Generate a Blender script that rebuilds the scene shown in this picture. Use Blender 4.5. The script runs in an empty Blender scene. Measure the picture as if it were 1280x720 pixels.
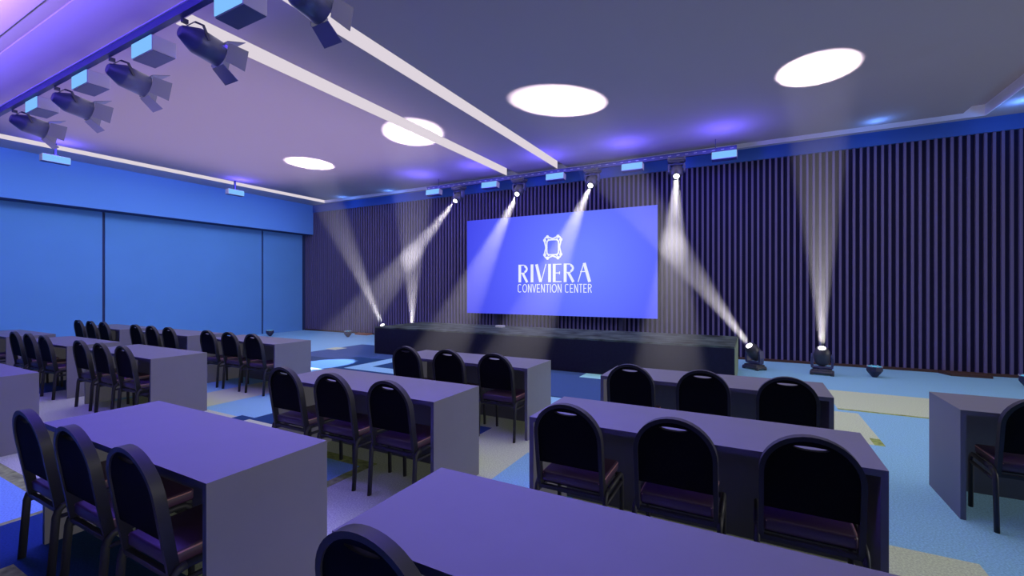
import bpy, bmesh, math, random
from mathutils import Vector, Matrix
random.seed(7)
S = bpy.context.scene
COL = S.collection
PI = math.pi

# ------------------------------------------------------------------ helpers
def srgb(r, g, b):
    def f(c):
        c /= 255.0
        return c / 12.92 if c <= 0.04045 else ((c + 0.055) / 1.055) ** 2.4
    return (f(r), f(g), f(b), 1.0)

def mat(name, col, rough=0.6, metal=0.0, emit=None, estr=0.0, noise=0.0, nscale=40.0, bump=0.0, spec=0.5):
    m = bpy.data.materials.new(name); m.use_nodes = True
    nt = m.node_tree; b = nt.nodes['Principled BSDF']
    b.inputs['Roughness'].default_value = rough
    b.inputs['Metallic'].default_value = metal
    b.inputs['Specular IOR Level'].default_value = spec
    b.inputs['Base Color'].default_value = (*col[:3], 1)
    if emit is not None:
        b.inputs['Emission Color'].default_value = (*emit[:3], 1)
        b.inputs['Emission Strength'].default_value = estr
    if noise > 0 or bump > 0:
        tc = nt.nodes.new('ShaderNodeTexCoord')
        n = nt.nodes.new('ShaderNodeTexNoise'); n.inputs['Scale'].default_value = nscale
        n.inputs['Detail'].default_value = 4
        nt.links.new(tc.outputs['Object'], n.inputs['Vector'])
        if noise > 0:
            r = nt.nodes.new('ShaderNodeValToRGB')
            r.color_ramp.elements[0].position = 0.3; r.color_ramp.elements[1].position = 0.7
            r.color_ramp.elements[0].color = (*[c * (1 - noise) for c in col[:3]], 1)
            r.color_ramp.elements[1].color = (*[min(1, c * (1 + noise)) for c in col[:3]], 1)
            nt.links.new(n.outputs['Fac'], r.inputs['Fac'])
            nt.links.new(r.outputs['Color'], b.inputs['Base Color'])
        if bump > 0:
            bp = nt.nodes.new('ShaderNodeBump'); bp.inputs['Strength'].default_value = bump
            bp.inputs['Distance'].default_value = 0.01
            nt.links.new(n.outputs['Fac'], bp.inputs['Height'])
            nt.links.new(bp.outputs['Normal'], b.inputs['Normal'])
    return m

def emat(name, col, s=1.0):
    m = bpy.data.materials.new(name); m.use_nodes = True
    nt = m.node_tree; nt.nodes.clear()
    e = nt.nodes.new('ShaderNodeEmission'); e.inputs['Color'].default_value = (*col[:3], 1)
    e.inputs['Strength'].default_value = s
    o = nt.nodes.new('ShaderNodeOutputMaterial'); nt.links.new(e.outputs[0], o.inputs['Surface'])
    return m

class MB:
    """collects primitive shapes in one mesh"""
    def __init__(self): self.v = []; self.f = []; self.m = []; self.s = []
    def add(self, vs, fs, mi=0, smooth=False, M=None):
        o = len(self.v)
        for p in vs:
            p = Vector(p)
            if M is not None: p = M @ p
            self.v.append(tuple(p))
        for f in fs:
            self.f.append([o + i for i in f]); self.m.append(mi); self.s.append(smooth)
        return self
    def box(self, x0, x1, y0, y1, z0, z1, mi=0, M=None):
        vs = [(x0,y0,z0),(x1,y0,z0),(x1,y1,z0),(x0,y1,z0),(x0,y0,z1),(x1,y0,z1),(x1,y1,z1),(x0,y1,z1)]
        fs = [(0,3,2,1),(4,5,6,7),(0,1,5,4),(1,2,6,5),(2,3,7,6),(3,0,4,7)]
        return self.add(vs, fs, mi, False, M)
    def rbox(self, x0, x1, y0, y1, z0, z1, r, n=3, mi=0, M=None, smooth=True):
        """box with rounded edges via bmesh bevel"""
        bm = bmesh.new()
        bmesh.ops.create_cube(bm, size=1)
        for v in bm.verts:
            v.co = Vector(((x0+x1)/2 + v.co.x*(x1-x0), (y0+y1)/2 + v.co.y*(y1-y0), (z0+z1)/2 + v.co.z*(z1-z0)))
        bmesh.ops.bevel(bm, geom=bm.edges[:], offset=r, segments=n, affect='EDGES', profile=0.5)
        bm.verts.ensure_lookup_table()
        vs = [v.co.copy() for v in bm.verts]; fs = [[v.index for v in f.verts] for f in bm.faces]
        bm.free()
        return self.add(vs, fs, mi, smooth, M)
    def lathe(self, prof, n=24, mi=0, M=None, smooth=True, caps=True):
        """prof: list of (r, z) round the z axis"""
        vs = []; fs = []
        for r, z in prof:
            for k in range(n):
                a = 2*PI*k/n; vs.append((r*math.cos(a), r*math.sin(a), z))
        for i in range(len(prof)-1):
            for k in range(n):
                a, b = i*n+k, i*n+(k+1) % n
                fs.append((a, b, b+n, a+n))
        self.add(vs, fs, mi, smooth, M)
        if caps:
            o = len(self.v) - len(vs)
            self.f.append([o+k for k in range(n)][::-1]); self.m.append(mi); self.s.append(False)
            e = o + (len(prof)-1)*n
            self.f.append([e+k for k in range(n)]); self.m.append(mi); self.s.append(False)
        return self
    def tube(self, pts, r, n=8, mi=0, M=None, sq=None, ell=None):
        """tube through pts; sq=(w,h) gives a flat bar instead"""
        pts = [Vector(p) for p in pts]; vs = []; fs = []
        prev = None
        for i, p in enumerate(pts):
            t = (pts[min(i+1, len(pts)-1)] - pts[max(i-1, 0)]).normalized()
            if prev is None:
                up = Vector((0, 0, 1)) if abs(t.z) < 0.9 else Vector((1, 0, 0))
                a = t.cross(up).normalized()
            else:
                a = (prev - t * prev.dot(t)).normalized()
            b = t.cross(a).normalized(); prev = a
            if sq:
                ring = [(-1,-1),(1,-1),(1,1),(-1,1)]
                for u, w in ring: vs.append(p + a*u*sq[0]/2 + b*w*sq[1]/2)
            else:
                ra, rb = ell if ell else (r, r)
                for k in range(n):
                    q = 2*PI*k/n; vs.append(p + a*ra*math.cos(q) + b*rb*math.sin(q))
        if sq: n = 4
        for i in range(len(pts)-1):
            for k in range(n):
                c, d = i*n+k, i*n+(k+1) % n
                fs.append((c, d, d+n, c+n))
        fs.append(tuple(range(n))[::-1]); e = (len(pts)-1)*n; fs.append(tuple(e+k for k in range(n)))
        return self.add(vs, fs, mi, not sq, M)
    def build(self, name, mats, parent=None):
        me = bpy.data.meshes.new(name)
        me.from_pydata(self.v, [], self.f)
        for m in (mats if isinstance(mats, (list, tuple)) else [mats]): me.materials.append(m)
        me.polygons.foreach_set('material_index', self.m)
        me.polygons.foreach_set('use_smooth', self.s)
        me.update()
        bm = bmesh.new(); bm.from_mesh(me); bmesh.ops.recalc_face_normals(bm, faces=bm.faces[:]); bm.to_mesh(me); bm.free()
        o = bpy.data.objects.new(name, me); COL.objects.link(o)
        if parent: o.parent = parent
        return o

def plate2d(name, splines, depth, mats, parent=None, xf=None, bevel=0.0):
    """filled 2D outlines (first outer, rest holes or islands) -> extruded mesh; xf maps (x,y,z) to place"""
    cu = bpy.data.curves.new('outline', 'CURVE'); cu.dimensions = '2D'; cu.fill_mode = 'BOTH'
    cu.extrude = depth/2; cu.bevel_depth = bevel; cu.bevel_resolution = 1
    for pts in splines:
        sp = cu.splines.new('POLY'); sp.points.add(len(pts)-1)
        for i, p in enumerate(pts): sp.points[i].co = (p[0], p[1], 0, 1)
        sp.use_cyclic_u = True
    tmp = bpy.data.objects.new('outline', cu); COL.objects.link(tmp)
    dg = bpy.context.evaluated_depsgraph_get()
    me = bpy.data.meshes.new_from_object(tmp.evaluated_get(dg))
    bpy.data.objects.remove(tmp); bpy.data.curves.remove(cu)
    me.name = name; me.materials.clear()
    for m in (mats if isinstance(mats, (list, tuple)) else [mats]): me.materials.append(m)
    if xf:
        for v in me.vertices: v.co = xf(v.co)
    me.update()
    o = bpy.data.objects.new(name, me); COL.objects.link(o)
    if parent: o.parent = parent
    return o

def tag(o, label, cat, group=None, kind=None):
    o['label'] = label; o['category'] = cat
    if group: o['group'] = group
    if kind: o['kind'] = kind
    return o
def empty(name, loc, rz=0):
    o = bpy.data.objects.new(name, None); COL.objects.link(o); o.location = loc; o.rotation_euler = (0, 0, rz)
    o.empty_display_size = 0.1
    return o
def struct(o): o['kind'] = 'structure'; return o
def copy_tree(o, parent=None):
    c = o.copy(); COL.objects.link(c)
    if parent: c.parent = parent
    for ch in o.children: copy_tree(ch, c)
    return c
def lamp(name, typ, loc, energy, col, parent=None, **kw):
    l = bpy.data.lights.new(name, typ); l.energy = energy; l.color = col[:3]
    for k, v in kw.items():
        if k not in ('aim',): setattr(l, k, v)
    o = bpy.data.objects.new(name, l); COL.objects.link(o); o.location = loc
    if 'aim' in kw:
        d = Vector(kw['aim']) - Vector(loc); o.rotation_euler = d.to_track_quat('-Z', 'Y').to_euler()
    if parent: o.parent = parent
    return o

# ------------------------------------------------------------------ materials
M_TABLE = mat('table_laminate', (0.145, 0.145, 0.195), 0.55, noise=0.02, nscale=6)
M_STEEL = mat('dark_steel', (0.019, 0.020, 0.030), 0.5, spec=0.3)
M_BACKPAD = mat('black_vinyl', (0.006, 0.006, 0.008), 0.8, spec=0.05)
M_SEAT = mat('plum_vinyl', (0.048, 0.017, 0.064), 0.5, spec=0.65, noise=0.1, nscale=120)
M_PIPE = mat('rose_piping', (0.45, 0.22, 0.26), 0.45)
M_CEIL = mat('ceiling_plaster', (0.42, 0.345, 0.365), 0.9, spec=0.1)
M_LIP = mat('ceiling_edge_plaster', (0.92, 0.84, 0.95), 0.8, spec=0.1)
M_STRIPW = emat('strip_light_glow', srgb(222, 212, 222), 1.0)
M_PANELW = mat('blue_partition', (0.12, 0.31, 0.66), 0.75, spec=0.15, noise=0.02, nscale=1.2)
M_BULK = mat('blue_bulkhead', (0.13, 0.31, 0.76), 0.75, spec=0.15)
M_SEAM = mat('navy_seam', (0.015, 0.03, 0.12), 0.7)
M_FASCIA = mat('blue_fascia', (0.05, 0.12, 0.42), 0.7, spec=0.1)
M_SLATBACK = mat('slat_backing', (0.012, 0.012, 0.045), 0.9, spec=0.05)
M_SLAT = mat('violet_grey_slat', (0.13, 0.11, 0.25), 0.7, spec=0.1)
M_BASEB = mat('brown_skirting', (0.06, 0.025, 0.02), 0.7)
M_STAGETOP = mat('stage_marble', (0.05, 0.068, 0.062), 0.85, spec=0.1, noise=0.8, nscale=3)
M_STAGEF = mat('stage_navy_skirt', (0.012, 0.012, 0.03), 0.8, spec=0.1, noise=0.1, nscale=20)
M_STAGES = mat('stage_olive_side', (0.17, 0.22, 0.14), 0.8, noise=0.15, nscale=6)
M_FIX = mat('fixture_black', (0.04, 0.045, 0.13), 0.4, metal=0.1)
M_DOOR = mat('barn_door_metal', (0.13, 0.13, 0.22), 0.5)
M_FIXM = mat('moving_head_black', (0.035, 0.035, 0.055), 0.45)
M_FIXD = mat('fixture_navy_black', (0.02, 0.02, 0.06), 0.5)
M_HOUSE = mat('fixture_housing_grey', (0.36, 0.34, 0.46), 0.6)
M_LEDFACE = emat('led_panel_face', srgb(128, 192, 255), 1.0)
M_LENS = emat('beam_lens', (1, 0.97, 1), 6.0)
M_BOWLTOP = emat('uplight_lens', srgb(90, 170, 215), 0.9)
M_SLOT = mat('slot_lining', (0.34, 0.30, 0.16), 0.9, spec=0.1)
M_DARKBLUE = mat('truss_blue_black', (0.02, 0.025, 0.13), 0.5)
M_TRUSSW = mat('truss_lacing', (0.3, 0.3, 0.4), 0.5)
M_SOFFIT = mat('soffit_plaster', (0.4, 0.37, 0.45), 0.9, spec=0.1)
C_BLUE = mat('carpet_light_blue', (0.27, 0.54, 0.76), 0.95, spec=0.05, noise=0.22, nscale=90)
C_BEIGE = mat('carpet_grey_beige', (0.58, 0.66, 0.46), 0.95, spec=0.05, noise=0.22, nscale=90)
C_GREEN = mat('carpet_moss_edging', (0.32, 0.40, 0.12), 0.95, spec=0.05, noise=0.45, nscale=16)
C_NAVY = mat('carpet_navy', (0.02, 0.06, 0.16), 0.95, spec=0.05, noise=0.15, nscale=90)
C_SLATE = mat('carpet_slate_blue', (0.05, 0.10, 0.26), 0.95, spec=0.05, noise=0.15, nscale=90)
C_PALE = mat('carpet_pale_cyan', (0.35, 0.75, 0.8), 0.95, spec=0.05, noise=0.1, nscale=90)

# ------------------------------------------------------------------ room
XL, XR, YF, YB, ZC = -15.0, 11.5, 11.25, -3.2, 4.70
# painter's list of carpet pieces (x0, x1, y0, y1, material index)
B, G, E_, N, SL, P = 0, 1, 2, 3, 4, 5
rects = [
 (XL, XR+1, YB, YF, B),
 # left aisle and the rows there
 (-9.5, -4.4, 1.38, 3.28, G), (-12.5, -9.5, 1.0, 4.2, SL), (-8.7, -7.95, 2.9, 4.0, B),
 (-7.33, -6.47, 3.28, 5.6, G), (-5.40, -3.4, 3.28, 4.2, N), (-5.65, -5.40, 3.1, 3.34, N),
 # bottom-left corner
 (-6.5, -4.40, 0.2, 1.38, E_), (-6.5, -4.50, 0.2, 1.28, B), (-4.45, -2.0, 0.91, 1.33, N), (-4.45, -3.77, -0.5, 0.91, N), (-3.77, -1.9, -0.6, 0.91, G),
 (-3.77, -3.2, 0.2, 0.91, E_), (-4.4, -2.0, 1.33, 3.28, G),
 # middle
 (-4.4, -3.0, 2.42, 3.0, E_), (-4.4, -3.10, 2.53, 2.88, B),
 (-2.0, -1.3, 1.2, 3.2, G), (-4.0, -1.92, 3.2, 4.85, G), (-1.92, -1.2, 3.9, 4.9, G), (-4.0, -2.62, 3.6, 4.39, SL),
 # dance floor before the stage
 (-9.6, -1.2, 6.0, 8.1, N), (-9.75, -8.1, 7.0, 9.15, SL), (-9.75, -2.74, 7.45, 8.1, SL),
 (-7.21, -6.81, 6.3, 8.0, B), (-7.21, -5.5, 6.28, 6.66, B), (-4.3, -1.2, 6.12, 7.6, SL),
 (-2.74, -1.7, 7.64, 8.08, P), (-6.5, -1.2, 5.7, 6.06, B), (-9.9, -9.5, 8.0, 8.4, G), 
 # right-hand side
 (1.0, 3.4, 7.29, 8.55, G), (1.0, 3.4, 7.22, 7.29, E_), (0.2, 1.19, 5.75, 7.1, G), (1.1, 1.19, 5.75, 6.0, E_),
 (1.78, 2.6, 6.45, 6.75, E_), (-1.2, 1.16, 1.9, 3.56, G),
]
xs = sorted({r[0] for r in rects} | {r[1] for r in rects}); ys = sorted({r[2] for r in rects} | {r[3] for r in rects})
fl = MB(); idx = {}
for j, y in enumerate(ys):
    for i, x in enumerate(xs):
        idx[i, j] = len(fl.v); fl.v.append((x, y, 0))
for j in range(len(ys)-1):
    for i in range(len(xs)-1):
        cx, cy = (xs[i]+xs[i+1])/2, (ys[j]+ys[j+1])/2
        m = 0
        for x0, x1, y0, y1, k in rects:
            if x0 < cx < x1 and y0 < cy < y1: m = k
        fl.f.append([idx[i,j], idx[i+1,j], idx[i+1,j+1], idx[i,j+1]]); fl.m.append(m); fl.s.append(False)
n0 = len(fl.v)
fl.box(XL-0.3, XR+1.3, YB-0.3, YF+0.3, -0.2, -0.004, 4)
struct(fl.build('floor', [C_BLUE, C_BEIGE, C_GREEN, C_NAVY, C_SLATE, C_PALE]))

# front wall with vertical slats, skirting and blue fascia
wf = MB()
wf.box(XL-0.6, XR+1, YF+0.05, YF+0.25, 0, 5.0, 0)
x = XL-0.45
while x < 7.2:
    wf.box(x, x+0.042, YF, YF+0.05, 0.05, 4.45, 1); x += 0.1135
wf.box(XL-0.6, XR+1, YF-0.02, YF+0.05, 4.43, ZC, 2)
struct(wf.build('wall_front', [M_SLATBACK, M_SLAT, M_FASCIA]))
bb = MB(); bb.box(XL, XR+1, YF-0.02, YF+0.03, 0.0, 0.05)
struct(bb.build('baseboard_front', M_BASEB))

# left wall of tall partition panels with a bulkhead over them
PX = -15.0
wl = MB(); wl.box(PX-0.3, PX-0.03, YB, YF+0.05, 0, 5.0, 0)
y = 0.93 - 4.32
for k in range(4):
    y0, y1 = y + 4.32*k + 0.03, y + 4.32*(k+1) - 0.03
    y1 = min(y1, 11.13)
    if y1 > y0: wl.box(PX-0.03, PX, y0, y1, 0.0, 3.62, 1)
struct(wl.build('wall_left', [M_SEAM, M_PANELW]))
bk = MB(); bk.box(PX-0.3, -14.54, YB, YF, 3.60, ZC, 0); bk.box(PX-0.02, -14.54, YB, YF, 3.592, 3.60, 1)
struct(bk.build('trim_1', [M_BULK, M_SEAM]))

# suspended ceiling: soffit ring, recess band, three big panels with slots between them
ce = MB()
ce.box(PX-0.3, XR+1.3, YB-0.3, YF+0.3, ZC+0.2, ZC+0.32, 0)        # slab above slots
# soffit ring (material 3), its inner faces are the strip-light faces
ce.box(PX-0.3, -13.72, YB, YF+0.2, ZC, ZC+0.2, 3)
ce.box(-13.72, 3.7, 11.1, YF+0.2, ZC, ZC+0.2, 3)
ce.box(3.7, XR+1.3, YB, YF+0.2, ZC, ZC+0.2, 3)
yfr = 10.77
for x0, x1 in ((-13.30, -5.96), (-5.59, -4.46), (-4.18, 3.30)):
    ce.box(x0, x1, 2.74, yfr, ZC, ZC+0.2, 0)
ce.box(-13.72, 3.7, 2.00, 2.74, ZC, ZC+0.2, 0)
ce.box(-13.72, 3.7, YB, 1.85, ZC, ZC+0.2, 0)
ce.box(-13.72, 3.7, 1.85, 2.00, ZC+0.02, ZC+0.2, 4)
ce.box(-13.72, 3.70, 11.085, 11.1, ZC, ZC+0.2, 1)
ce.box(3.685, 3.70, YB, 11.085, ZC, ZC+0.2, 1)
struct(ce.build('ceiling', [M_CEIL, M_LIP, M_STRIPW, M_SOFFIT, M_SLOT]))
for nm, x0, y0, y1, lab in (('strip_light', -13.72, 2.74, 11.085, 'long white light strip along the ceiling edge above the left blue wall'),
                       ('strip_light', -5.96, 2.74, 10.77, 'left of the two long diagonal white light strips set in the ceiling'),
                       ('strip_light', -4.46, 2.74, 10.77, 'right of the two long diagonal white light strips set in the ceiling')):
    s = MB(); s.box(x0+0.001, x0+0.014, y0+0.01, y1-0.01, ZC+0.002, ZC+0.195)
    tag(s.build(nm, M_STRIPW), lab, 'strip light', 'ceiling light strips')

# right wall and back wall (behind / beside the camera), plain
wr = MB(); wr.box(XR+1.0, XR+1.2, YB, YF+0.2, 0, 5)
struct(wr.build('wall_right', M_SLATBACK))
wb = MB(); wb.box(PX-0.3, XR+1.2, YB-0.2, YB, 0, 5)
struct(wb.build('wall_back', M_SLATBACK))

# low brown plinths at the foot of the slatted wall
for x0, lab in ((3.19, 'low brown plinth at the foot of the slatted wall, right of the bowl uplights'),
                (-12.0, 'low orange-brown plinth by the slatted wall, left of the stage')):
    p = MB(); z = 0.045
    p.add([(x0,10.93,0),(x0+.55,10.93,0),(x0+.55,11.2,0),(x0-.1,11.2,0),(x0,10.93,z),(x0+.55,10.93,z),(x0+.55,11.2,z),(x0-.1,11.2,z)],
          [(0,3,2,1),(4,5,6,7),(0,1,5,4),(1,2,6,5),(2,3,7,6),(3,0,4,7)])
    tag(p.build('wall_plinth', M_BASEB if x0 > 0 else mat('orange_brown', (0.3, 0.1, 0.06), 0.7)), lab, 'plinth', 'wall plinths')

# ------------------------------------------------------------------ stage
st = empty('stage', (-4.2, 8.05, 0))
a = MB(); a.box(-3.95, 3.95, 0.012, 1.77, 0, 0.62); a.build('stage_body', M_STAGEF, st)
a = MB(); a.box(-3.95, 3.95, 0, 1.77, 0.62, 0.65); a.build('stage_deck', M_STAGETOP, st)
a = MB(); a.box(-3.95, 3.95, 0, 0.012, 0.0, 0.62); a.build('front_skirt', M_STAGEF, st)
a = MB(); a.box(3.95, 3.962, 0, 1.77, 0.0, 0.62); sp_ = a.build('side_panel', M_STAGES, st); sp_['label'] = 'olive grey side panel of the stage'
a = MB(); a.box(-3.962, -3.95, 0, 1.77, 0.0, 0.62); a.build('side_panel', M_STAGES, st)
tag(st, 'long low dark stage with grey marbled deck under the screen', 'stage')
sb = MB(); sb.box(-0.09, 0.09, -0.06, 0.06, 0, 0.012); 
for q in (-1, 1):
    sb.box(-0.09, 0.09, q*0.06-0.012, q*0.06+0.012, 0.012, 0.05); sb.box(q*0.09-0.012, q*0.09+0.012, -0.06, 0.06, 0.012, 0.05)
sbo = sb.build('floor_box', mat('pale_metal', (0.6, 0.62, 0.68), 0.4)); sbo.location = (-5.35, 9.35, 0.65)
tag(sbo, 'small pale open box lying on the stage deck below the screen', 'box')

# ------------------------------------------------------------------ LED screen with logo and lettering
SY = 10.95
SX0, SX1, SZ0, SZ1 = -7.38, -1.97, 0.87, 3.57
scr = empty('led_screen', ((SX0+SX1)/2, SY, 0))
w = (SX1-SX0)/2
a = MB(); a.box(-w, w, 0.0, 0.10, SZ0, SZ1); a.build('cabinet', M_FIXD, scr)
for px_ in (-1.8, 0, 1.8):
    a = MB(); a.box(px_-0.05, px_+0.05, 0.10, YF-SY, 0.0, SZ1-0.3); a.build('mounting_post', M_FIXD, scr)
ms = bpy.data.materials.new('screen_picture'); ms.use_nodes = True
nt = ms.node_tree; nt.nodes.clear()
tc = nt.nodes.new('ShaderNodeTexCoord'); vt = nt.nodes.new('ShaderNodeVectorMath'); vt.operation = 'DISTANCE'
vt.inputs[1].default_value = (0.9, 0, 2.35)
nt.links.new(tc.outputs['Object'], vt.inputs[0])
rp = nt.nodes.new('ShaderNodeValToRGB'); mr = nt.nodes.new('ShaderNodeMath'); mr.operation = 'DIVIDE'; mr.inputs[1].default_value = 3.9
nt.links.new(vt.outputs['Value'], mr.inputs[0]); nt.links.new(mr.outputs[0], rp.inputs['Fac'])
rp.color_ramp.elements[0].position = 0.1; rp.color_ramp.elements[0].color = srgb(112, 132, 255)
rp.color_ramp.elements[1].position = 1.0; rp.color_ramp.elements[1].color = srgb(66, 72, 235)
e2 = rp.color_ramp.elements.new(0.6); e2.color = srgb(88, 98, 255)
em = nt.nodes.new('ShaderNodeEmission'); nt.links.new(rp.outputs[0], em.inputs['Color'])
ou = nt.nodes.new('ShaderNodeOutputMaterial'); nt.links.new(em.outputs[0], ou.inputs['Surface'])
a = MB(); a.box(-w, w, -0.012, 0.0, SZ0, SZ1); a.build('display', ms, scr)
M_LET = emat('screen_white', srgb(235, 240, 255), 1.0)

def stroke_band(pts, width, closed=False):
    """offset a polyline both ways -> outline polygon"""
    n = len(pts); L = []; R = []
    for i in range(n):
        p = Vector(pts[i]); q0 = Vector(pts[i-1]) if (closed or i) else None; q1 = Vector(pts[(i+1) % n]) if (closed or i < n-1) else None
        d = ((q1 if q1 is not None else p) - (q0 if q0 is not None else p)).normalized()
        nn = Vector((-d.y, d.x)) * width / 2
        L.append(tuple(p+nn)); R.append(tuple(p-nn))
    return L, R
def arc(cx, cy, rx, ry, a0, a1, n=14):
    return [(cx+rx*math.cos(math.radians(a0+(a1-a0)*i/n)), cy+ry*math.sin(math.radians(a0+(a1-a0)*i/n))) for i in range(n+1)]
def letter(ch, T, t):
    """polygons of a letter in a 1-high cell; T thick stem, t thin stroke; returns list of polylines with widths and cell width"""
    if ch == 'R': return [([(T/2,0),(T/2,1)],T), ([(T,0.97),(0.28,0.97)]+arc(0.28,0.745,0.20,0.225,90,-90)+[(T,0.52)],t), ([(0.36,0.92),(0.45,0.84),(0.48,0.745),(0.45,0.65),(0.36,0.57)],T*0.8), ([(0.24,0.52),(0.50,0.0)],T*0.95)], 0.60
    if ch == 'I': return [([(T/2,0),(T/2,1)],T)], T
    if ch == 'V': return [([(T/2,1),(0.30,0.02)],T), ([(0.60,1),(0.33,0.0)],t)], 0.62
    if ch == 'E': return [([(T/2,0),(T/2,1)],T), ([(T/2,0.97),(0.46,0.97)],t), ([(T/2,0.03),(0.46,0.03)],t), ([(T/2,0.5),(0.36,0.5)],t), ([(0.36,0.42),(0.36,0.58)],t)], 0.48
    if ch == 'A': return [([(0.04,0),(0.33,1)],t), ([(0.35,1),(0.62,0)],T), ([(0.15,0.55),(0.50,0.55)],t)], 0.68
    if ch == 'C': return [(arc(0.25,0.78,0.21,0.19,35,180,8)+arc(0.25,0.22,0.21,0.19,180,325,8),t)], 0.50
    if ch == 'O': return [(arc(0.30,0.5,0.27,0.47,0,360,24),t)], 0.60
    if ch == 'N': return [([(0.04,0),(0.04,1)],t), ([(0.04,1),(0.42,0)],t), ([(0.42,0),(0.42,1)],t)], 0.46
    if ch == 'v': return [([(0.0,1),(0.22,0)],t), ([(0.22,0),(0.44,1)],t)], 0.44
    if ch == 'e': return [([(0.04,0),(0.04,1)],t), ([(0.04,0.95),(0.40,0.95)],t), ([(0.04,0.05),(0.40,0.05)],t), ([(0.04,0.5),(0.33,0.5)],t)], 0.42
    if ch == 'T': return [([(0,0.96),(0.42,0.96)],t), ([(0.21,0.96),(0.21,0)],t)], 0.42
    if ch == 'i': return [([(0.04,0),(0.04,1)],t)], 0.08
    if ch == 'r': return [([(0.04,0),(0.04,1)],t), ([(0.04,0.95),(0.22,0.95)]+arc(0.22,0.74,0.18,0.21,90,-90,8)+[(0.04,0.53)],t), ([(0.20,0.52),(0.42,0)],t)], 0.44
    if ch == ' ': return [], 0.30
def word(text, x0, x1, z0, h, T, t, gap, name, parent, y=-0.018):
    tot = sum(letter(c, T, t)[1] for c in text) + gap*(len(text)-1)
    k = (x1-x0)/(tot*h)
    mb = MB(); cx = 0
    for c in text:
        polys, wd = letter(c, T, t)
        for pts, width in polys:
            P_ = [((p[0]+cx)*h*k, p[1]*h) for p in pts]
            L, R = stroke_band(P_, width*h*k if width == T else width*h)
            n = len(L)
            vs = [(x0+q[0], y, z0+q[1]) for q in L] + [(x0+q[0], y, z0+q[1]) for q in R] + \
                 [(x0+q[0], y+0.005, z0+q[1]) for q in L] + [(x0+q[0], y+0.005, z0+q[1]) for q in R]
            fs = []
            for i in range(n-1):
                fs += [(i, i+1, n+i+1, n+i), (2*n+i, 3*n+i, 3*n+i+1, 2*n+i+1), (i, 2*n+i, 2*n+i+1, i+1), (n+i, n+i+1, 3*n+i+1, 3*n+i)]
            fs += [(0, n, 3*n, 2*n), (n-1, 3*n-1, 4*n-1, 2*n-1)]
            mb.add(vs, fs)
        cx += wd + gap
    return mb.build(name, M_LET, parent)
# photo: letters span u 645..739 and 645..740 on the screen
LC = -4.70 - (SX0+SX1)/2
word('RIVIERA', -0.95-0.05, 1.12-0.05, 1.755, 0.485, 0.15, 0.05, 0.10, 'lettering', scr)['label'] = 'white word RIVIERA on the screen'
word('CONvENTiON'.replace('E','e'), -1.02, 0.27, 1.48, 0.225, 0.13, 0.085, 0.13, 'lettering', scr)['label'] = 'white word CONVENTION on the screen'
word('CENTER'.replace('E','e').replace('R','r'), 0.37, 1.09, 1.48, 0.225, 0.13, 0.085, 0.13, 'lettering', scr)['label'] = 'white word CENTER on the screen'
# emblem: wavy interlaced ribbons round a square opening
em_ = MB()
def ribbon(pts, width, y=-0.018):
    L, R = stroke_band(pts, width, True); n = len(L)
    vs = [(q[0], y, q[1]) for q in L] + [(q[0], y, q[1]) for q in R] + [(q[0], y+0.005, q[1]) for q in L] + [(q[0], y+0.005, q[1]) for q in R]
    fs = []
    for i in range(n):
        j = (i+1) % n
        fs += [(i, j, n+j, n+i), (2*n+i, 3*n+i, 3*n+j, 2*n+j), (i, 2*n+i, 2*n+j, j), (n+i, n+j, 3*n+j, 3*n+i)]
    em_.add(vs, fs)
ecx, ecz = 0.02, 2.68
EHW, EHH = 0.19, 0.225                      # half size of the square opening ring
def wavy(off, amp, n=80, ph=0.0):
    """closed loop round a rounded rectangle, pulled in at the middle of each side"""
    pts = []
    for i in range(n):
        a_ = 2*PI*i/n
        c_, s_ = math.cos(a_), math.sin(a_)
        p_ = 5.0
        rr = (abs(c_)**p_ + abs(s_)**p_) ** (-1/p_)
        k_ = 1 + off - amp*math.cos(4*a_ + ph)
        pts.append((ecx + c_*rr*k_*EHW, ecz + s_*rr*k_*EHH))
    return pts
ribbon(wavy(0.17, 0.13), 0.038)
ribbon(wavy(-0.11, 0.0), 0.036)
for sx in (-1, 1):
    for sz in (-1, 1):
        for (ox, oz, rr_) in ((0.150, 0.283, 0.046), (0.232, 0.195, 0.044), (0.12, 0.205, 0.026), (0.165, 0.15, 0.024), (0.0, 0.215, 0.028), (0.175, 0.0, 0.028)):
            em_.lathe([(rr_, 0), (rr_, 0.005)], 12, M=Matrix.Translation((ecx+sx*ox, -0.018, ecz+sz*oz)) @ Matrix.Rotation(-PI/2, 4, 'X'), smooth=False)
em_.build('emblem', M_LET, scr)['label'] = 'white looped square emblem above the lettering'
tag(scr, 'large bright blue screen with white Riviera lettering behind the stage', 'screen')

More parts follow.
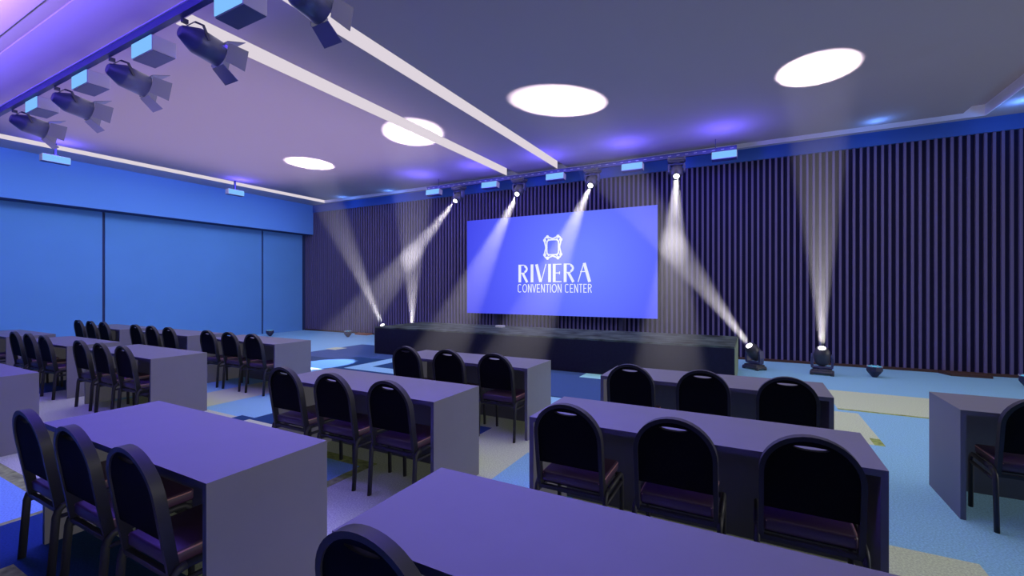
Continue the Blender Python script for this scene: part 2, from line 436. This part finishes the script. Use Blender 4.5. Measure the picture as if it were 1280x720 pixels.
# ------------------------------------------------------------------ tables
TW, TD, TH = 1.84, 0.62, 0.757
def make_table():
    r = empty('conference_table', (0, 0, 0))
    a = MB(); a.box(-TW/2, TW/2, 0, TD, TH-0.032, TH); a.build('tabletop', M_TABLE, r)
    for s in (-1, 1):
        a = MB(); a.box(min(s*TW/2, s*(TW/2-0.03)), max(s*TW/2, s*(TW/2-0.03)), 0.0, TD, 0, TH-0.032); a.build('side_panel', M_TABLE, r)
    a = MB(); a.box(-TW/2+0.03, TW/2-0.03, TD-0.025, TD, 0, TH-0.032); a.build('modesty_panel', M_TABLE, r)
    return r
R0, R1, R2 = 1.07, 2.63, 4.19
XD, XC, XB, XA, XZ, XE = -0.365, -2.99, -7.19, -9.62, -12.17, 2.19
tables = {
 't1': (XD, R0, 'violet-grey table cut off by the bottom edge, nearest the camera', 'nearest table at the bottom edge'),
 't2': (XC, R0, 'large bright purple-topped table at the lower left', 'purple-topped table at lower left'),
 't3': (XB, R0, 'table cut off at the left edge, just past the lower left chairs', ''),
 't4': (XC, R1, 'grey table left of centre with its tall grey side facing us', 'table left of centre'),
 't7': (XD, R1, 'long table right of centre, seen behind three big chair backs', 'long table right of centre'),
 't5': (XB, R1, 'grey table directly beyond the lower left purple table', 'table beyond the purple one'),
 't5a': (XA, R1, 'table on the far left joining the three-chair grey table end to end', 'second table from left edge'),
 't13': (XZ, R1, 'distant table touching the left edge of the photo', 'table touching the left edge'),
 't6': (XC, R2, 'front-row table in front of the stage, left of the aisle gap', 'front-row table before mid-stage'),
 't8': (XD, R2, 'front-row table before the right end of the stage', 'front-row table before stage right end'),
 't9': (XE, R2, 'dark table standing alone at the right edge', 'table at the right edge'),
 't10': (XB, R2, 'front-row table left of the stage with grey end by the white floor spot', 'front-row table by the white floor spot'),
 't11': (XA, R2, 'second front-row table from the left, below the blue partition wall', 'second front-row table from left'),
 't12': (XZ, R2, 'farthest table, leftmost in the front row by the blue wall', 'farthest front-row table'),
}
tproto = make_table(); first = True
for k, (x, y, lab, sh) in tables.items():
    o = tproto if first else copy_tree(tproto); first = False
    o.location = (x, y, 0); tag(o, lab, 'table', 'conference tables')

# ------------------------------------------------------------------ chairs (origin between the rear feet, facing +Y)
def back_xf(co):
    s = co.y; t_ = (s-0.40)/0.51
    return Vector((co.x, 0.040 - 0.080*t_ + co.z, s))
def arch(hw, z0, zs, zt, n=20):
    pts = [(-hw, z0)]
    pts += [(hw*math.cos(PI - PI*i/n), zs + (zt-zs)*math.sin(PI*i/n)) for i in range(n+1)]
    pts += [(hw, z0)]
    return pts
def make_chair():
    r = empty('banquet_chair', (0, 0, 0))
    HW = 0.199; HL = 0.218; EL = (0.019, 0.014)
    for s in (-1, 1):      # rear legs bend forward into the side rails
        a = MB(); a.tube([(s*HL, 0.0, 0.0), (s*HL, 0.022, 0.34), (s*HL, 0.030, 0.37), (s*HL, 0.050, 0.39), (s*HL, 0.085, 0.396)], 0, 10, ell=EL); a.build('leg', M_STEEL, r)
    for s in (-1, 1):
        a = MB(); a.tube([(s*HL, 0.40, 0.0), (s*HL, 0.395, 0.35), (s*HL, 0.388, 0.377), (s*HL, 0.365, 0.393), (s*HL, 0.33, 0.396), (s*HL, 0.08, 0.396)], 0, 10, ell=(0.017, 0.014)); a.build('leg', M_STEEL, r)
        a = MB(); a.tube([(s*HL, 0.385, 0.335), (s*HL, 0.025, 0.335)], 0.012, 8); a.build('side_stretcher', M_STEEL, r)
    outer = arch(HW+0.013, 0.37, 0.71, 0.915); inner = arch(HW-0.010, 0.37, 0.71, 0.892)
    plate2d('back_frame', [outer + inner[::-1]], 0.046, M_STEEL, r, back_xf)
    pad = arch(HW-0.010, 0.53, 0.71, 0.892)
    slot = [(0.072*math.cos(q), 0.859 + (0.007 if math.sin(q) > 0 else 0.015)*math.sin(q)) for q in [2*PI*i/24 for i in range(24)]]
    plate2d('backrest', [pad, slot], 0.030, M_BACKPAD, r, back_xf)
    a = MB(); a.rbox(-0.190, 0.190, 0.032, 0.43, 0.396, 0.458, 0.013, 2); se = a.build('seat', M_SEAT, r)
    a = MB(); q = 0.190
    a.tube([(-q+0.015,0.033,0.447),(-q,0.05,0.447),(-q,0.41,0.447),(-q+0.02,0.429,0.447),(q-0.02,0.429,0.447),(q,0.41,0.447),(q,0.05,0.447),(q-0.015,0.033,0.447)], 0.004, 6)
    a.build('piping', M_PIPE, se)
    a = MB()
    a.tube([(-HL,0.036,0.368),(HL,0.036,0.368)], 0, sq=(0.025,0.022)); a.tube([(-HL,0.375,0.385),(HL,0.375,0.385)], 0, sq=(0.02,0.025))
    a.box(-0.185, 0.185, 0.06, 0.42, 0.382, 0.397)
    a.build('seat_frame', M_STEEL, r)
    return r
cproto = make_chair(); first = True
WORDS = {-1: 'left-hand', 0: 'middle', 1: 'right-hand'}
seats = [('t1', (-1,)), ('t2', (-1,0,1)), ('t4', (-1,0,1)), ('t7', (-1,0,1)), ('t5', (-1,0,1)), ('t5a', (-1,0,1)), ('t13', (1,)),
         ('t6', (-1,0,1)), ('t8', (-1,0,1)), ('t9', (-1,)), ('t10', (-1,0,1)), ('t11', (-1,0,1)), ('t12', (-1,0,1))]
for tk, pos in seats:
    tx, ty, _, sh = tables[tk]
    for s in pos:
        o = cproto if first else copy_tree(cproto); first = False
        o.location = (tx + 0.605*s + (0.045 if tk == 't9' else 0), ty - 0.115, 0)
        if len(pos) == 1: lab = 'black round-backed chair with plum seat at the ' + sh
        else: lab = '%s black round-backed chair at the %s' % (WORDS[s], sh)
        tag(o, lab, 'chair', 'black banquet chairs')

# ------------------------------------------------------------------ trusses
def truss(x0, x1, y, z, label):
    r = empty('lighting_truss', ((x0+x1)/2, y, 0)); L = (x1-x0)/2
    a = MB(); a.box(-L, L, -0.045, 0.045, z+0.035, z+0.05); a.build('top_flange', M_DARKBLUE if y > 5 else M_HOUSE, r)
    a = MB(); a.box(-L, L, -0.03, 0.03, z-0.045, z+0.034); n = int(2*L/0.17) if y > 5 else 0
    for k in range(n):
        xa = -L+(k+0.3)*2*L/n; a.box(xa, xa+0.06, -0.036, -0.03, z+0.0, z+0.012, 1)
    a.build('rail', [M_DARKBLUE, M_TRUSSW], r)
    for k in (0, 4):
        xx = -L*0.9 + k*1.8*L/4
        a = MB(); a.box(xx-0.005, xx+0.005, -0.005, 0.005, z+0.05, ZC); a.build('hanger', M_DARKBLUE, r)
    tag(r, label, 'truss', 'lighting trusses')
TY = 10.15
truss(-8.25, -0.27, TY+0.04, 4.455, 'dark truss hung over the stage with moving lights and blue panels')
truss(-12.2, -1.6, 2.47, 4.485, 'dark truss across the top left corner with barn-door spotlights')

# ------------------------------------------------------------------ LED wash boxes
def led_box(x, y, z, rz, label, w_=0.47, h_=0.165, d_=0.24, tilt=0.0, group=None, brk=False):
    r = empty('wash_light', (x, y, z), rz)
    T_ = Matrix.Rotation(tilt, 4, 'X')
    a = MB(); a.rbox(-w_/2, w_/2, 0.0, d_, -h_/2, h_/2, 0.006, 1, M=T_, smooth=False); a.build('housing', M_HOUSE, r)
    a = MB(); a.box(-w_/2+0.008, w_/2-0.008, -0.008, 0.0, -h_/2+0.008, h_/2-0.008, M=T_); a.build('light_panel', M_LEDFACE, r)
    a = MB(); a.box(-w_/2, w_/2, 0.01, d_-0.01, -h_/2-0.004, -h_/2, M=T_); a.build('underside_plate', M_DARKBLUE, r)
    a = MB(); a.box(-0.02, 0.02, 0.0 if d_ > 0.2 else d_/2-0.02, 0.035 if d_ > 0.2 else d_/2+0.02, h_/2-0.01, (ZC+0.199-z) if brk else h_/2+0.013); a.build('bracket', M_DARKBLUE, r)
    tag(r, label, 'wash light', group)
    return r
ORD = ['leftmost', 'second', 'middle', 'fourth', 'rightmost']
for k in range(5):
    led_box(-7.99+1.872*k, TY-0.06, 4.33, 0, '%s of the five glowing pale blue light boxes on the stage truss' % (ORD[k] if k in (0,4,2) else ORD[k]+' from left'), h_=0.155, d_=0.16, tilt=-0.12, group='stage truss light boxes')
LB = ['pale blue light box farthest down the top left truss, at picture edge', 'small pale blue light box, second nearest the left edge on the truss',
      'pale blue light box between the second and third barn-door spotlights', 'largest pale blue light box, cut by the top edge']
for k, xx in enumerate((-9.50, -7.80, -6.12, -4.42)):
    led_box(xx, 2.48, 4.345, 0, LB[k], h_=0.175, group='corner truss light boxes')
led_box(-13.1, 3.80, 4.36, PI/2, 'glowing light box under the ceiling edge, nearer the left picture edge', h_=0.15, d_=0.16, w_=0.45, group='left wall light boxes', brk=True)
led_box(-13.1, 7.58, 4.36, PI/2, 'glowing light box under the ceiling edge, nearer the stage', h_=0.15, d_=0.16, w_=0.45, group='left wall light boxes', brk=True)

# ------------------------------------------------------------------ barn-door spotlights
def barn_spot(x, label):
    r = empty('stage_spotlight', (x, 2.52, 4.405))
    T_ = Matrix.Translation((0, 0.16, -0.15)) @ Matrix.Rotation(math.radians(-10), 4, 'X') @ Matrix.Rotation(-PI/2, 4, 'X')   # local z -> +Y, dipping
    a = MB(); a.lathe([(0.05,-0.22),(0.065,-0.21),(0.135,-0.07),(0.14,-0.05),(0.14,0.19),(0.132,0.19),(0.132,0.17),(0.02,0.16)], 28, M=T_, caps=True); a.build('lamp_body', M_FIX, r)
    a = MB(); a.lathe([(0.115,0.165),(0.115,0.172)], 24, M=T_); a.build('lens', mat('dull_lens', (0.25,0.25,0.4), 0.2), r)
    # four flaps hinged at the mouth
    for k, ang in enumerate((0, 90, 180, 270)):
        F = T_ @ Matrix.Rotation(math.radians(ang), 4, 'Z') @ Matrix.Translation((0, 0.14, 0.19)) @ Matrix.Rotation(math.radians(-30 if k % 2 == 0 else -12), 4, 'X')
        a = MB()
        L_ = 0.20; vs = [(-0.11,-0.003,0),(0.11,-0.003,0),(0.125,-0.003,L_),(-0.125,-0.003,L_),(-0.11,0.003,0),(0.11,0.003,0),(0.125,0.003,L_),(-0.125,0.003,L_)]
        a.add(vs, [(0,3,2,1),(4,5,6,7),(0,1,5,4),(1,2,6,5),(2,3,7,6),(3,0,4,7)], M=F)
        a.build('barn_door', M_DOOR, r)
    a = MB()
    a.tube([(-0.145,0.16,-0.15),(-0.145,0.10,-0.02),(-0.10,0.04,0.0),(0.10,0.04,0.0),(0.145,0.10,-0.02),(0.145,0.16,-0.15)], 0, sq=(0.03,0.008))
    a.box(-0.02,0.02,-0.035,0.02,-0.01,0.03); a.build('yoke', M_FIXD, r)
    tag(r, label, 'spotlight', 'barn-door spotlights')
BL = ['barn-door spotlight at the far end of the corner truss, cut by left edge', 'second barn-door spotlight in from the left edge',
      'barn-door spotlight in the middle of the five on the corner truss', 'large barn-door spotlight overlapping the white light strip',
      'barn-door spotlight cut off by the top edge, near the right light strip']
for k, xx in enumerate((-10.35, -8.65, -6.95, -5.27, -3.58)):
    barn_spot(xx, BL[k])

# ------------------------------------------------------------------ moving-head beam lights
HALF = math.radians(6.0)
def haze_material(name, z0, d0, z1, d1):  # density thinned away from the lens to make the beam fade out
    m = bpy.data.materials.new(name); m.use_nodes = True
    nt = m.node_tree; nt.nodes.clear()
    v = nt.nodes.new('ShaderNodeVolumeScatter'); v.inputs['Color'].default_value = (1,1,1,1)
    tc = nt.nodes.new('ShaderNodeTexCoord'); sp = nt.nodes.new('ShaderNodeSeparateXYZ')
    mr = nt.nodes.new('ShaderNodeMapRange')
    mr.inputs['From Min'].default_value = z0; mr.inputs['From Max'].default_value = z1
    mr.inputs['To Min'].default_value = d0; mr.inputs['To Max'].default_value = d1
    nt.links.new(tc.outputs['Object'], sp.inputs[0]); nt.links.new(sp.outputs['Z'], mr.inputs['Value'])
    nt.links.new(mr.outputs[0], v.inputs['Density'])
    o = nt.nodes.new('ShaderNodeOutputMaterial'); nt.links.new(v.outputs[0], o.inputs['Volume'])
    m.cycles.volume_sampling = 'EQUIANGULAR'
    return m
M_HAZEF = haze_material('haze_rising', 0.5, 0.031, 4.7, 0.009)
M_HAZEH = haze_material('haze_falling', 4.0, 0.033, 0.0, 0.010)
BEAM_W = 9500.0
def moving_head(base, lens, aim, hang, label, hlabel, group):
    """base: anchor point (floor or truss), lens: glass centre, aim: where the beam lands"""
    base, lens, aim = Vector(base), Vector(lens), Vector(aim)
    r = empty('moving_head_light', base)
    sg = -1 if hang else 1
    d = (aim-lens).normalized()
    pv = lens - d*0.20 - base                      # pivot, local
    az = math.atan2(d.y, d.x) - PI/2
    Rz = Matrix.Rotation(az, 4, 'Z')
    def zz(p, q_): return (min(sg*p, sg*q_), max(sg*p, sg*q_))
    a = MB()
    for sx in (-1, 1):
        for sy in (-1, 1): a.rbox(sx*0.155-0.03, sx*0.155+0.03, sy*0.10-0.025, sy*0.10+0.025, *zz(0, 0.05), 0.008, 1, M=Rz)
    a.rbox(-0.185, 0.185, -0.125, 0.125, *zz(0.018, 0.075), 0.022, 2, M=Rz)
    a.rbox(-0.15, 0.15, -0.11, 0.11, *zz(0.06, 0.105), 0.015, 2, M=Rz)
    if hang: a.box(-0.02, 0.02, -0.02, 0.02, 0.0, 0.022)
    a.build('base', M_FIXM, r)
    a = MB(); zp = pv.z; z0 = sg*0.105
    a.lathe([(0.075, zz(0.095, 0.12)[0]), (0.075, zz(0.095, 0.12)[1])], 20, smooth=False)
    a.rbox(-0.165, 0.165, -0.055, 0.055, *zz(0.115, 0.155), 0.018, 2, M=Rz)
    for s in (-1, 1):
        a.tube([(s*0.148, 0, sg*0.13), (s*0.160, 0, (sg*0.13+zp)/2), (s*0.150, 0, zp+sg*0.03)], 0, sq=(0.10, 0.042), M=Rz)
        a.lathe([(0.055,-0.021),(0.055,0.021)], 16, M=Rz @ Matrix.Translation((s*0.147, 0, zp)) @ Matrix.Rotation(PI/2, 4, 'Y'))
    a.build('yoke', M_FIX, r)
    q = d.to_track_quat('Z', 'X').to_matrix().to_4x4()
    T_ = Matrix.Translation(pv) @ q
    a = MB(); a.lathe([(0.06,-0.150),(0.10,-0.140),(0.120,-0.10),(0.124,-0.05),(0.124,0.10),(0.118,0.115),(0.088,0.190),(0.068,0.195),(0.066,0.185)], 26, M=T_)
    a.build('head', M_FIXM, r)
    a = MB(); a.lathe([(0.058,0.186),(0.058,0.197),(0.035,0.203)], 24, M=T_); a.build('lens', M_LENS, r)
    tag(r, label, 'moving head light', group)
    l = lamp('beam_lamp', 'SPOT', tuple(lens + d*0.03 - base), BEAM_W*(1.35 if hang else 1.0), (1.0, 0.93, 1.0), r, spot_size=2*HALF, spot_blend=0.12, shadow_soft_size=0.05)
    l.rotation_euler = d.to_track_quat('-Z', 'Y').to_euler()
    # beam of lit haze in front of the glass
    L = (aim-lens).length
    if hlabel:
        # cone stops where it meets the horizontal surface it lands on
        hz = MB(); n = 40; C0 = lens + d*0.032
        u = d.orthogonal().normalized(); w2 = d.cross(u)
        vs = []
        for k in range(n):
            q_ = 2*PI*k/n; o_ = u*math.cos(q_) + w2*math.sin(q_)
            vs.append(C0 + o_*0.05)
        zt = aim.z + (0.012 if hang else -0.012)
        tn = math.tan(HALF*1.03)
        for k in range(n):
            q_ = 2*PI*k/n; o_ = u*math.cos(q_) + w2*math.sin(q_)
            dr = d + o_*tn; p0 = C0 + o_*0.05
            vs.append(p0 + dr*((zt-p0.z)/dr.z))
        fs = [(k, (k+1) % n, n+(k+1) % n, n+k) for k in range(n)] + [tuple(range(n))[::-1], tuple(n+k for k in range(n))]
        hz.add(vs, fs, smooth=True)
        ho = hz.build('haze_beam', M_HAZEH if hang else M_HAZEF)
        tag(ho, hlabel, 'haze beam', 'beams of lit haze', 'stuff')
    return r
HZ = 0.52
heads = [
 ((0.04, 10.02), (-2.79, 6.97, ZC), 'floor moving light just right of the stage, tilted left', 'slanting beam rising left from the light beside the stage'),
 ((1.14, 9.98), (0.82, 7.66, ZC), 'floor moving light near the slatted wall, pointing straight up', 'upright pale beam in front of the right slatted wall'),
 ((-9.72, 10.0), (-9.71, 7.45, ZC), 'floor moving light at the far left of the stage, mostly hidden', 'beam leaning left at the left end of the stage'),
 ((-8.66, 10.0), (-6.02, 6.99, ZC), 'floor moving light behind the left rear stage corner, almost hidden', 'upright beam rising behind the left end of the stage'),
]
for (bx, by), aim, lab, hl in heads:
    p0 = Vector((bx, by, HZ-0.17)); d = (Vector(aim)-p0).normalized()
    lens = Vector((bx, by, HZ-0.19)) + d*0.20
    moving_head((bx, by, 0), lens, aim, False, lab, hl, 'floor moving lights')
hung = [(-7.12, (-7.97, 6.40), 'leftmost', 'leftmost stage-truss beam, slanting to the white floor spot'), (-5.25, (-5.12, 6.4), 'second', 'stage-truss beam crossing the left part of the screen'),
        (-3.31, (-3.42, 6.0), 'third', 'stage-truss beam crossing the right part of the screen'), (-1.43, (-1.03, 6.4), 'rightmost', 'rightmost stage-truss beam falling right of the screen')]
for x, (ax, ay), w_, hl in hung:
    aim = Vector((ax, ay, 0)); pv = Vector((x, TY, 4.12)); d = (aim-pv).normalized(); lens = pv + d*0.20
    moving_head((x, TY, 4.39), lens, aim, True, '%s of the four moving lights hanging from the stage truss%s' % (w_ if w_ in ('leftmost','rightmost') else w_+' from left', ''), hl, 'hanging moving lights')

# ------------------------------------------------------------------ bowl uplights
def bowl(x, y, label):
    r = empty('bowl_uplight', (x, y, 0))
    a = MB(); a.lathe([(0.035,0.0),(0.095,0.075),(0.12,0.115),(0.12,0.185),(0.108,0.19)], 8, smooth=False); a.build('bowl', M_FIXD, r)
    a = MB(); a.lathe([(0.10,0.186),(0.10,0.194),(0.06,0.20)], 16); a.build('lens', M_BOWLTOP, r)
    a = MB()
    for k in range(8):
        q = 2*PI*k/8+0.2; a.box(-0.012, 0.012, -0.004, 0.004, 0.185, 0.205, M=Matrix.Rotation(q,4,'Z') @ Matrix.Translation((0,0.112,0)))
    a.build('rim_tab', M_HOUSE, r)
    tag(r, label, 'uplight', 'bowl uplights')
    return r
bowl(1.94, 10.15, 'small dark bowl uplight on the carpet right of the upright beam')
bowl(3.90, 10.2, 'small dark bowl uplight cut off by the right edge')
bowl(-11.62, 10.3, 'small dark bowl uplight on the carpet left of the stage')
bowl(-14.1, 9.25, 'small dark bowl uplight in front of the blue partition')

# ------------------------------------------------------------------ light
# blue wash lamps of the light boxes (just outside each glowing face, shining up and out)
PB = (0.12, 0.09, 1.0)
def glow(x, y, z, e, col=PB):
    lamp('wash_lamp', 'POINT', (x, y, z), e, col, None, shadow_soft_size=0.06)
for k in range(5): glow(-7.99+1.872*k, TY-0.6, 4.22, 38)
for yy in (3.8, 7.58): glow(-12.9, yy, 4.42, 22)
for gx, gy, ge in ((2.04, 10.5, 5), (3.95, 10.5, 7), (-12.3, 10.7, 5), (-10.2, 10.7, 5)): glow(gx, gy, 4.55, ge, (0.1, 0.3, 1))
lamp('corner_wash', 'AREA', (-6.5, 1.3, 4.33), 740, (0.15, 0.10, 1.0), None, shape='RECTANGLE', size=10, size_y=0.3, aim=(-6.5, 1.35, 9))
lamp('corner_wash_down', 'AREA', (-4.0, 3.4, 4.25), 42, (0.07, 0.03, 1.0), None, shape='RECTANGLE', size=7, size_y=0.3, aim=(-3.2, 0.9, 0), spread=1.0)
lamp('ceiling_fill', 'AREA', (-9.0, 5.5, 3.9), 100, (0.75, 0.62, 1.0), None, shape='RECTANGLE', size=7, size_y=6, aim=(-9.0, 5.5, 9))  # added uplight with no fixture, brightens the left part of the ceiling
# added fill lamps without fixtures: overhead, from the right, at the left wall
lamp('overhead_fill', 'AREA', (-4.7, 6.7, 4.62), 350, (1.0, 0.93, 0.93), None, shape='RECTANGLE', size=17, size_y=7.6, aim=(-4.7, 6.7, 0), use_shadow=False)  # unseen shadowless fill for floor and tabletops
lamp('right_fill', 'AREA', (11.6, 7.0, 2.2), 200, (1.0, 0.96, 0.88), None, shape='RECTANGLE', size=8.0, size_y=2.4, aim=(-4.3, 4.0, 0.8), spread=1.8, use_shadow=False)  # unseen shadowless fill for the right-facing sides
lamp('left_wall_fill', 'AREA', (-12.6, 4.0, 4.2), 72, (0.45, 0.6, 1.0), None, shape='RECTANGLE', size=12.0, size_y=0.4, aim=(-15, 4.0, 1.5))  # added fill that lifts the blue left wall

wd = bpy.data.worlds.new('world'); S.world = wd; wd.use_nodes = True
wd.node_tree.nodes['Background'].inputs[0].default_value = (0.01, 0.01, 0.03, 1)
wd.node_tree.nodes['Background'].inputs[1].default_value = 1.0

# ------------------------------------------------------------------ camera
cd = bpy.data.cameras.new('camera'); cam = bpy.data.objects.new('camera', cd); COL.objects.link(cam)
cd.sensor_width = 36; cd.lens = 558/1280*36; cd.clip_start = 0.05
cam.location = (0, 0, 1.6); cam.rotation_euler = (PI/2, 0, math.atan(300/558))
S.camera = cam
S.view_settings.view_transform = 'Standard'; S.view_settings.look = 'None'
S.view_settings.exposure = 0; S.view_settings.gamma = 1; S.view_settings.use_curve_mapping = False
S.cycles.use_denoising = True
S.cycles.max_bounces = 8; S.cycles.diffuse_bounces = 4; S.cycles.volume_bounces = 0
S.cycles.sample_clamp_indirect = 3
